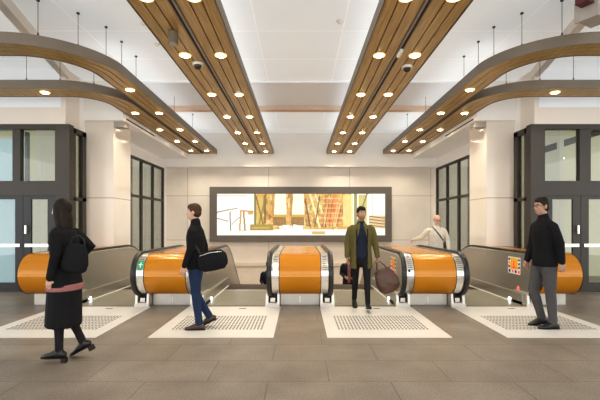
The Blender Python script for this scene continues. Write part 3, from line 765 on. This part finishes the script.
def person(name_label, loc, yaw, H, P):
    """local: x forward, y left, z up. P: pose + look."""
    t = thing('person', name_label, 'person', loc, yaw)
    k = H / 1.75
    fem = P.get('fem', 0)
    lean = R(P.get('lean', 3)); hipz = .905
    # legs FK
    legs = {}
    low = 9
    for sd, sg in (('L', 1), ('R', -1)):
        hf, kf, fp, ab = P[sd + 'leg']
        hip = V(0, sg * .088, hipz)
        d1 = V(math.sin(R(hf)) * math.cos(R(ab)), sg * math.sin(R(ab)), -math.cos(R(hf)) * math.cos(R(ab)))
        kn = hip + d1 * .43
        a2 = R(hf - kf); d2 = V(math.sin(a2), sg * math.sin(R(ab)) * .6, -math.cos(a2)); an = kn + d2 * .405
        legs[sd] = (hip, kn, an, fp)
        hh = P.get('heel', 0)
        f = R(fp)   # toe down positive
        for lx, lz in ((-.06, -.075 - hh), (.17, -.075 - hh * .2)):
            z = an.z + lz * math.cos(f) - lx * math.sin(f); low = min(low, z)
    dz = -low
    for sd in legs: legs[sd] = tuple([p + V(0, 0, dz) for p in legs[sd][:3]] + [legs[sd][3]])
    pz = hipz + dz; 
    def sp(z, x=0, y=0):           # spine mapping with lean about the hips
        z0 = pz + .02; zz = z + (pz - hipz)
        if zz <= z0: return V(x, y, zz)
        h = zz - z0; return V(math.sin(lean) * h + x * math.cos(lean), y, z0 + math.cos(lean) * h - x * math.sin(lean))
    sw = P.get('sw', .178)
    hy, hp, hr = P.get('head', (0, 0, 0))
    hc = sp(1.625, .018); headM = Matrix.Translation(hc) @ Matrix.Rotation(R(hy), 4, 'Z') @ Matrix.Rotation(R(hp), 4, 'Y') @ Matrix.Rotation(R(hr), 4, 'X')
    # ---------- body (skin)
    b = MB()
    b.tube([sp(.88), sp(1.0), sp(1.12), sp(1.28), sp(1.39), sp(1.45)], [(.13, .085), (.135, .085), (.115, .075), (.14, .09), (.14, .075), (.06, .05)])
    b.tube([sp(1.40, -.01), sp(1.47, 0), sp(1.55, .012)], [(.062, .06), (.052, .055), (.05, .055)])
    hb = MB()
    hb.ell((-.008, 0, .02), (.094, .074, .098)); hb.ell((.024, 0, -.045), (.066, .058, .075)); hb.ell((.052, 0, -.088), (.026, .030, .022))
    hb.ell((.055, 0, .030), (.034, .052, .014)); hb.tube([(.082, 0, .012), (.098, 0, -.018), (.100, 0, -.028)], [.007, .011, .013], n=10)
    hb.ell((.076, 0, -.062), (.016, .024, .011)); hb.ell((.060, .032, -.02), (.024, .022, .022)); hb.ell((.060, -.032, -.02), (.024, .022, .022))
    for s in (-1, 1):
        hb.ell((-.004, s * .077, -.012), (.018, .009, .032)); hb.ell((.072, s * .030, .004), (.012, .013, .008))
    hb.xf(headM); b.add(hb.v, hb.f)
    arms = {}
    for sd, sg in (('L', 1), ('R', -1)):
        up, fo, pn, curl = P[sd + 'arm']; up = Vector(up).normalized(); fo = Vector(fo).normalized()
        sh = sp(1.405, 0, sg * sw); el = sh + up * .285; wr = el + fo * .245
        arms[sd] = (sh, el, wr, fo)
        b.tube([sp(1.37, 0, sg * .10), sp(1.38, 0, sg * (sw - .02)), sh + up * .14, el, el + fo * .08, wr], [.045, .046, .042, .033, .034, .022], side=(1, 0, 0), n=12)
        hd = Vector(P.get(sd + 'hand', fo)).normalized()
        hand(b, wr, hd, pn, P.get(sd + 'thumb', 1 if sg > 0 else -1), curl, 1.0 if not fem else .9)
        hip, kn, an, fp = legs[sd]
        b.tube([hip + V(0, 0, .03), hip.lerp(kn, .5), kn, kn.lerp(an, .35), an], [(.075, .078), .062, .046, .048, .033], n=14)
        b.tube([an + V(0, 0, 0), an + V(.05 * math.cos(R(fp)), 0, -.045 - .05 * math.sin(R(fp)))], [.033, .028])
    bake(b, 'body', P['skinmat'], t, .0065, 3, face_color(P['skin'], P['browc'], P['lip'], headM, P.get('stubble')))
    # ---------- hair
    if P.get('hair'):
        h = MB()
        if P['hair'] == 'short':
            h.ell((-.016, 0, .035), (.095, .080, .096)); h.ell((.015, 0, .075), (.075, .066, .052)); h.ell((-.035, 0, -.01), (.07, .074, .07))
            for s in (-1, 1): h.tube([(.012, s * .072, .03), (.010, s * .073, -.004)], [(.012, .008), (.008, .005)], side=(1, 0, 0), n=8)
        elif P['hair'] == 'long':
            h.ell((-.018, 0, .030), (.102, .088, .104)); h.tube([(-.04, 0, .0), (-.055, 0, -.1), (-.06, 0, -.2), (-.05, 0, -.30)], [(.085, .06), (.095, .055), (.095, .045), (.06, .025)])
            for s in (-1, 1): h.tube([(.02, s * .07, .05), (.015, s * .078, -.05), (0, s * .085, -.16), (-.01, s * .08, -.25)], [(.03, .02), (.035, .02), (.035, .02), (.02, .012)], side=(1, 0, 0), n=10)
        elif P['hair'] == 'fringe':
            h.ell((-.03, 0, .0), (.078, .079, .05)); h.tube([(-.07, -.045, -.02), (-.085, 0, -.03), (-.07, .045, -.02)], [.025, .028, .025])
        h.xf(headM); bake(h, 'hair', P['hairmat'], t, .007, 3)
    if P.get('beard'):
        h = MB(); h.ell((.045, 0, -.085), (.042, .045, .034)); h.tube([(.0, .055, -.03), (.03, .05, -.08), (.055, 0, -.108), (.03, -.05, -.08), (0, -.055, -.03)], .014)
        h.xf(headM); bake(h, 'beard', P['beard'], t, .006, 2)
    if P.get('glasses'):
        h = MB()
        for s in (-1, 1):
            pts = [(.092, s * .031 + .019 * math.cos(a), .004 + .015 * math.sin(a)) for a in [2 * PI * i / 14 for i in range(15)]]
            h.tube(pts, .0025, side=(1, 0, 0), n=6); h.tube([(.09, s * .05, .008), (.0, s * .08, .006)], .0025, n=6)
        h.tube([(.093, -.012, .006), (.096, 0, .008), (.093, .012, .006)], .0025, side=(0, 0, 1), n=6)
        h.xf(headM).build('glasses', M['black'], t)
    # ---------- trousers / tights
    tl = P.get('legw', 1.)
    tr = MB()
    tr.tube([sp(.80), sp(.90), sp(1.0), sp(1.06)], [(.135 * 1.02, .10), (.162, .115), (.152, .108), (.142, .10)])
    for sd in ('L', 'R'):
        hip, kn, an, fp = legs[sd]
        tr.tube([hip + V(0, 0, .02), hip.lerp(kn, .25), hip.lerp(kn, .6), kn, kn.lerp(an, .3), kn.lerp(an, .7), an + (kn - an).normalized() * .01],
                [(.088, .095), (.092 * tl, .098 * tl), (.078 * tl, .083 * tl), (.064 * tl, .067 * tl), (.062 * tl, .066 * tl), (.052 * tl, .056 * tl), (.050 * tl, .056 * tl)])
    bake(tr, P.get('legname', 'trousers'), P['legmat'], t, .011, 3)
    # ---------- shoes
    for sd in ('L', 'R'):
        hip, kn, an, fp = legs[sd]; hh = P.get('heel', 0)
        s_ = MB()
        s_.tube([(-.055, 0, -.04), (-.02, 0, -.025), (.04, 0, -.030), (.10, 0, -.045), (.15, 0, -.055), (.185, 0, -.062)], [(.030, .038), (.036, .050), (.040, .046), (.046, .032), (.042, .024), (.026, .016)])
        s_.tube([(0, 0, -.03), (0, 0, P.get('shaft', .01))], [(.036, .045), (.038, .046)], side=(0, 1, 0))
        mt = Matrix.Translation(an) @ Matrix.Rotation(R(fp), 4, 'Y')
        def clamp(o, mt=mt, hh=hh):
            for v in o.data.vertices:
                if v.co.z < -.072: v.co.z = -.072
            o.data.transform(Matrix.Scale(1, 4)); o.data.transform(mt)
        so = bake(s_, 'shoe', P['shoemat'], t, .007, 2, clamp)
        sl = MB(); out = [(-.085, -.02), (-.06, -.034), (0, -.036), (.08, -.044), (.14, -.044), (.19, -.028), (.205, 0), (.19, .028), (.14, .044), (.08, .044), (0, .036), (-.06, .034), (-.085, .02)]
        sl.prism(out, -.078, -.068, 0, 'Z')
        if hh: sl.prism([(-.085, -.022), (-.03, -.026), (-.03, .026), (-.085, .022)], -.078 - hh, -.07, 0, 'Z')
        else: sl.prism([(-.085, -.03), (-.02, -.034), (-.02, .034), (-.085, .03)], -.078, -.07, 0, 'Z')
        sl.xf(mt).build('sole', P.get('solemat', M['black']), so)
    # ---------- skirt
    if P.get('skirt'):
        s_ = MB(); kz = P['skirt']; zz = [1.02, .95, .85, .75, kz + .03, kz]
        cx = (legs['L'][1].x + legs['R'][1].x) * .25
        s_.tube([sp(z, cx * max(0, (.9 - z)) / .4) for z in zz], [(.135, .105), (.165, .13), (.19, .15), (.20, .165), (.205, .18), (.20, .175)], cap=False)
        bake(s_, 'skirt', P['skirtmat'], t, .011, 4)
    # ---------- shirt
    if P.get('shirt'):
        s_ = MB(); s_.tube([sp(.90), sp(1.0), sp(1.1), sp(1.27), sp(1.38), sp(1.43), sp(1.475)], [(.168, .122), (.155, .112), (.145, .105), (.165, .115), (.16, .10), (.10, .075), (.062, .064)])
        bake(s_, 'shirt', P['shirt'], t, .010, 4)
    # ---------- jacket
    if P.get('jacket'):
        j = MB(); hz = P.get('hem', .84); f = P.get('jw', 1.)
        zs = [hz, hz + .05, (hz + 1.05) / 2, 1.05, 1.16, 1.28, 1.37, 1.42, 1.455]
        rs = [(.178, .132), (.180, .134), (.176, .130), (.162, .120), (.168, .124), (.182, .128), (.160, .108), (.108, .084), (.072, .072)]
        fl_ = P.get('flare', 0)
        rs = [(a * f + (fl_ * (1 - i / 3) if i < 3 else 0), c * f + (fl_ * (1 - i / 3) if i < 3 else 0)) for i, (a, c) in enumerate(rs)]
        j.tube([sp(z, P.get('jx', 0)) for z in zs], rs, n=22, cap=False)
        j.tube([sp(1.44, -.005), sp(1.47 + P.get('collar', 0), .0)], [(.074, .074), (.066, .068)])
        for sd, sg in (('L', 1), ('R', -1)):
            sh, el, wr, fo = arms[sd]
            j.tube([sp(1.365, 0, sg * .08), sp(1.372, 0, sg * (sw - .022)), sh.lerp(el, .18) + V(0, -sg * .006, 0), sh.lerp(el, .5), el, el.lerp(wr, .5), wr - fo * .0], [.060, (.060, .062), (.062, .060), .057 * f, .053 * f, .047 * f, .041 * f], side=(1, 0, 0), n=14)
        def cut(o):
            if not P.get('open'): return
            bm = bmesh.new(); bm.from_mesh(o.data)
            zt = sp(1.44).z
            dl = [fc for fc in bm.faces if (lambda c: c.x > .02 and abs(c.y) < P['open'] * (1.0 if c.z < zt - .1 else max(.4, (zt + .08 - c.z) / .18)) and c.z < zt + .06 )(fc.calc_center_median())]
            dl += [fc for fc in bm.faces if fc.calc_center_median().z < sp(hz).z + .0 and abs(fc.normal.z) > .6 and fc not in dl]
            bmesh.ops.delete(bm, geom=list(set(dl)), context='FACES')
            bm.to_mesh(o.data); bm.free()
            so = o.modifiers.new('thick', 'SOLIDIFY'); so.thickness = .010; so.offset = -1
        jo = bake(j, P.get('jname', 'jacket'), P['jacket'], t, .011, 4, cut)
        if P.get('shirtband'):   # hem of a lighter garment below the jacket
            s_ = MB(); s_.tube([sp(hz - .045), sp(hz + .03)], [(.212, .176), (.212, .176)], cap=False, n=22); bake(s_, 'top_hem', P['shirtband'], t, .011, 3)
        if P.get('open'):
            for sg in (-1, 1):
                l_ = MB(); l_.tube([sp(1.46, .055, sg * .035), sp(1.38, .10, sg * .062), sp(1.24, .128, sg * .075)], [(.016, .008), (.028, .008), (.008, .005)], side=(0, 1, 0), n=10)
                bake(l_, 'lapel', P['jacket'], t, .006, 2)
    t.scale = (k, k, k)
    t['_k'] = 1
    del t['_k']
    P['_sp'] = sp; P['_arms'] = arms; P['_k'] = k; P['_headM'] = headM
    return t

def cloth(name, col, rough=.85, noise=.18, ns=14, bump=.35): return pmat(name, col, rough, noise=noise, nscale=ns, bump=bump, bscale=18, spec=.2)
skin_m = pmat('skin', (.6, .4, .3), .5, attr='Skin')
hair_dark = cloth('dark_hair', (.02, .014, .010), .5, bump=.5); hair_brown = cloth('brown_hair', (.07, .035, .02), .5); hair_grey = cloth('grey_hair', (.45, .41, .36), .6)
blk = cloth('black_wool', (.012, .012, .014)); blk2 = cloth('black_cotton', (.015, .015, .017)); navy = cloth('navy_knit', (.018, .022, .042)); olive = cloth('olive_canvas', (.105, .092, .036))
denim = cloth('blue_denim', (.022, .038, .085)); greyt = cloth('grey_trousers', (.085, .083, .085)); cream = cloth('cream_knit', (.62, .57, .49)); pink = cloth('dusty_pink', (.33, .15, .15))
tights = cloth('black_tights', (.022, .018, .02)); leather = pmat('brown_leather', (.085, .045, .03), .45, noise=.25, nscale=12, bump=.3); shoe_b = pmat('brown_shoe_leather', (.06, .035, .025), .4, noise=.2)
shoe_k = pmat('black_shoe_leather', (.012, .012, .012), .35, noise=.1); khaki = cloth('khaki_cloth', (.3, .25, .17)); purple = cloth('purple_cloth', (.10, .05, .12)); darksuit = cloth('dark_suit', (.02, .022, .03))

SK = dict(skinmat=skin_m, skin=(.58, .36, .26), browc=(.05, .03, .02), lip=(.42, .18, .15))
DN = (0, 0, -1)

# 1 woman in black, walking left
Pw = dict(SK, fem=1, lean=2, sw=.165, Lleg=(2, 2, 0, 0), Rleg=(4, 30, 28, 1), heel=.05, shaft=.10,
    Larm=((-.15, .18, -1), (.25, .0, -1), (0, -1, 0), 30), Rarm=((-.75, -.15, -.75), (.55, .12, -.55), (0, 1, 0), 35), head=(0, 4, 0), hair='long', hairmat=hair_dark,
    legmat=tights, legname='tights', legw=.80, shoemat=shoe_k, skirt=.33, skirtmat=blk2, jacket=blk, jname='coat', hem=.78, jw=1.06, flare=.03, shirtband=pink)
w = person('woman in a black coat and skirt walking left, long dark hair, beside the leftmost plate', (-2.56, 4.36, 0), PI, 1.70, Pw)
# 2 man in jeans, walking left
Pm = dict(SK, lean=1, Lleg=(-3, 3, 0, 0), Rleg=(6, 38, 25, 1), Larm=((.05, .10, -1), (.35, 0, -1), (0, -1, 0), 30), Rarm=((-.28, -.14, -1), (-.05, -.05, -1), (0, 1, 0), 40),
    head=(0, 2, 0), hair='short', hairmat=hair_brown, legmat=denim, shoemat=shoe_b, jacket=blk, jname='jacket', hem=.83, collar=.03, legw=.95)
m2 = person('man in a black jacket, blue jeans and brown shoes walking left past the orange drum', (-1.47, 5.66, .006), PI, 1.76, Pm)
# 3 man in olive jacket walking to the camera
Pc = dict(SK, skin=(.40, .23, .15), lean=2, Lleg=(14, 4, -10, 0), Rleg=(-10, 10, 18, 0), Larm=((.02, .22, -1), (.12, .14, -1), (0, -1, 0), 75), Rarm=((-.10, -.20, -1), (.20, -.05, -1), (0, 1, 0), 35),
    head=(14, 3, 0), hair='short', hairmat=hair_dark, stubble=(.27, .155, .10), legmat=blk2, legw=.88, shoemat=shoe_k, shaft=.06, shirt=navy, jacket=olive, jname='olive_jacket', hem=.68, jw=1.06, flare=.015, open=.10)
m3 = person('man in an open olive jacket walking towards the viewer with a brown bag', (1.06, 6.95, .006), -PI / 2, 1.76, Pc)
# 4 man in grey trousers walking left
Pr = dict(SK, skin=(.42, .25, .18), lean=2, Lleg=(-3, 2, 0, 0), Rleg=(13, 30, 8, 1), Larm=((-.30, .14, -1), (-.10, .0, -1), (0, -1, 0), 40), Rarm=((.12, -.08, -1), (.30, .0, -1), (0, 1, 0), 40),
    head=(6, 2, 0), hair='short', hairmat=hair_dark, glasses=1, legmat=greyt, shoemat=shoe_k, jacket=blk, jname='black_jacket', hem=.82, jw=1.04, collar=.02)
m4 = person('tall man in a black jacket and grey trousers walking left on the rightmost plate', (3.50, 5.72, .006), PI, 1.86, Pr)
# 5 bald man in cream jumper on right escalator, holding the handrail behind him
Pb = dict(SK, skin=(.62, .36, .27), lean=8, Lleg=(0, 3, 0, 0), Rleg=(4, 6, 0, 0), Larm=((.0, .35, -1), (.3, .0, -1), (0, -1, 0), 30), Rarm=((-.30, -.75, -.95), (-.55, -.25, -.15), (0, 0, -1), 35),
    head=(8, 18, 0), hair='fringe', hairmat=hair_grey, beard=hair_grey, glasses=1, legmat=khaki, shoemat=shoe_b, jacket=cream, jname='cream_jumper', hem=.84, jw=1.08)
m5 = person('bald bearded man in a cream jumper leaning on the handrail of the rightmost escalator', (3.20, 9.45, .002), -PI / 2, 1.70, Pb)
# riders coming up
Pq = dict(SK, lean=0, Lleg=(0, 2, 0, 0), Rleg=(3, 5, 0, 0), Larm=((.05, .15, -1), (.8, -.3, -.2), (0, -1, 0), 40), Rarm=((.05, -.15, -1), (.9, .3, -.2), (0, 1, 0), 40), head=(0, 5, 0), hair='short', hairmat=hair_dark,
    legmat=blk2, shoemat=shoe_k, shirt=pink, jacket=darksuit, jname='dark_jacket', hem=.80, open=.05)
yq = 8.97 + .4 * 6 + .15
def stepz(y):
    k = int((y - 8.97) / .4); y0 = 8.97 + .4 * k; return smooth_slope(y0 + .1, 0) - .005 + .006
m6 = person('rider in dark jacket and pink shirt behind the man in olive', (1.40, yq, stepz(yq)), -PI / 2, 1.72, Pq)
Pv = dict(Pq, shirt=purple, jacket=darksuit, Larm=((.05, .15, -1), (.3, .1, -1), (0, -1, 0), 40)); yv = 8.97 + .4 * 7 + .15
m7 = person('rider in dark blue clothes coming up, half hidden behind the middle orange drum', (-.94, yv, stepz(yv)), -PI / 2, 1.72, Pv)

def world(t, P, p):  # local (scaled) to world
    M_ = Matrix.Translation(t.location) @ Matrix.Rotation(t.rotation_euler.z, 4, 'Z') @ Matrix.Scale(P['_k'], 4); return M_ @ Vector(p)

# ---------- carried things
# brown bag in the left hand of the olive man
sh, el, wr, fo = Pc['_arms']['L']; g = world(m3, Pc, wr + fo * .085)
t = thing('leather_bag', 'slouchy brown leather bag swinging from the left hand of the man in olive', 'bag', (g.x, g.y, g.z), 0)
t.rotation_euler = (0, R(-24), 0)
b = MB(); b.tube([(0, 0, -.17), (0, 0, -.24), (0, 0, -.38), (0, 0, -.50), (0, 0, -.53)], [(.13, .04), (.17, .065), (.20, .085), (.19, .08), (.16, .06)], side=(1, 0, 0), n=20); b.ell((.08, -.03, -.43), (.10, .07, .09)); b.ell((-.09, -.02, -.42), (.08, .07, .10))
bake(b, 'bag_body', leather, t, .011, 4)
for s in (-1, 1):
    MB().tube([(-.10, s * .03, -.20), (-.07, s * .03, -.10), (-.03, s * .012, -.015), (.0, s * .01, .0), (.03, s * .012, -.015), (.07, s * .03, -.10), (.10, s * .03, -.20)], .009, side=(0, 1, 0), n=8).build('bag_handle', leather, t)
MB().tube([(-.15, 0, -.165), (0, 0, -.150), (.15, 0, -.165)], .008, n=8).build('zip', M['frame'], t)
# black laptop bag behind man in jeans
t = thing('laptop_bag', 'black soft bag slung behind the hip of the man in jeans', 'bag', (-1.19, 5.46, .98), 0); t.rotation_euler = (0, R(-12), 0)
b = MB(); b.tube([(-.17, 0, 0), (-.14, 0, 0), (0, 0, .0), (.14, 0, 0), (.17, 0, 0)], [(.045, .11), (.055, .135), (.06, .14), (.055, .135), (.04, .10)], side=(0, 1, 0), n=20)
bake(b, 'bag_body', blk2, t, .010, 3)
MB().tube([(-.15, -.045, .10), (0, -.05, .115), (.15, -.045, .10)], .006, n=8).build('zip', M['steel_lt'], t)
MB().tube([(-.14, .0, .10), (-.20, .03, .25), (-.26, .08, .42), (-.28, .20, .46)], [(.018, .004)] * 4, side=(1, 0, 0), n=8).build('shoulder_strap', M['black'], t)
# woman's handbag at the elbow
t = thing('handbag', 'black handbag hooked on the arm of the woman in the black coat', 'bag', (-2.36, 4.20, 1.13), 0); t.rotation_euler = (0, R(10), 0)
b = MB(); b.tube([(0, 0, .12), (0, 0, .05), (0, 0, -.05), (0, 0, -.12)], [(.10, .035), (.13, .05), (.15, .06), (.14, .055)], side=(1, 0, 0), n=18)
bake(b, 'bag_body', blk2, t, .010, 3)
MB().tube([(-.08, 0, .12), (-.06, 0, .20), (0, 0, .235), (.06, 0, .20), (.08, 0, .12)], .008, side=(0, 1, 0), n=8).build('bag_handle', M['black'], t)
# strap of bald man's satchel
sp5 = Pb['_sp']; k5 = Pb['_k']
def strap_pts(): return [world(m5, Pb, sp5(z, x, y)) for z, x, y in ((1.12, .0, .19), (1.14, .10, .13), (1.24, .135, .06), (1.33, .13, -.01), (1.41, .09, -.065), (1.46, .0, -.095), (1.40, -.10, -.05), (1.25, -.14, .05), (1.13, -.10, .14), (1.12, 0, .19))]
t = thing('satchel', 'dark satchel with a strap across the chest of the man in cream', 'bag', world(m5, Pb, sp5(.92, 0, .26)), 0)
MB().tube([p - t.location for p in strap_pts()], [(.018, .004)] * 10, side=(1, 0, 0), n=8).build('shoulder_strap', M['frame'], t)
b = MB(); b.tube([(0, 0, .14), (0, 0, 0), (0, 0, -.12)], [(.05, .12), (.055, .15), (.05, .14)], side=(1, 0, 0), n=16); bake(b, 'bag_body', leather, t, .012, 3)

# ================================================================== LIGHT, CAMERA
w = bpy.data.worlds.new('World'); SC.world = w; w.use_nodes = True
w.node_tree.nodes['Background'].inputs[0].default_value = (1, .985, .96, 1); w.node_tree.nodes['Background'].inputs[1].default_value = 1.7
SC.view_settings.view_transform = 'Standard'; SC.view_settings.look = 'Medium High Contrast'; SC.view_settings.exposure = .55

cam = bpy.data.cameras.new('camera'); co = bpy.data.objects.new('camera', cam); C.objects.link(co)
co.location = (0, 0, 1.48); co.rotation_euler = (PI / 2, 0, 0); cam.sensor_width = 36; cam.lens = 24; cam.shift_y = .04
SC.camera = co
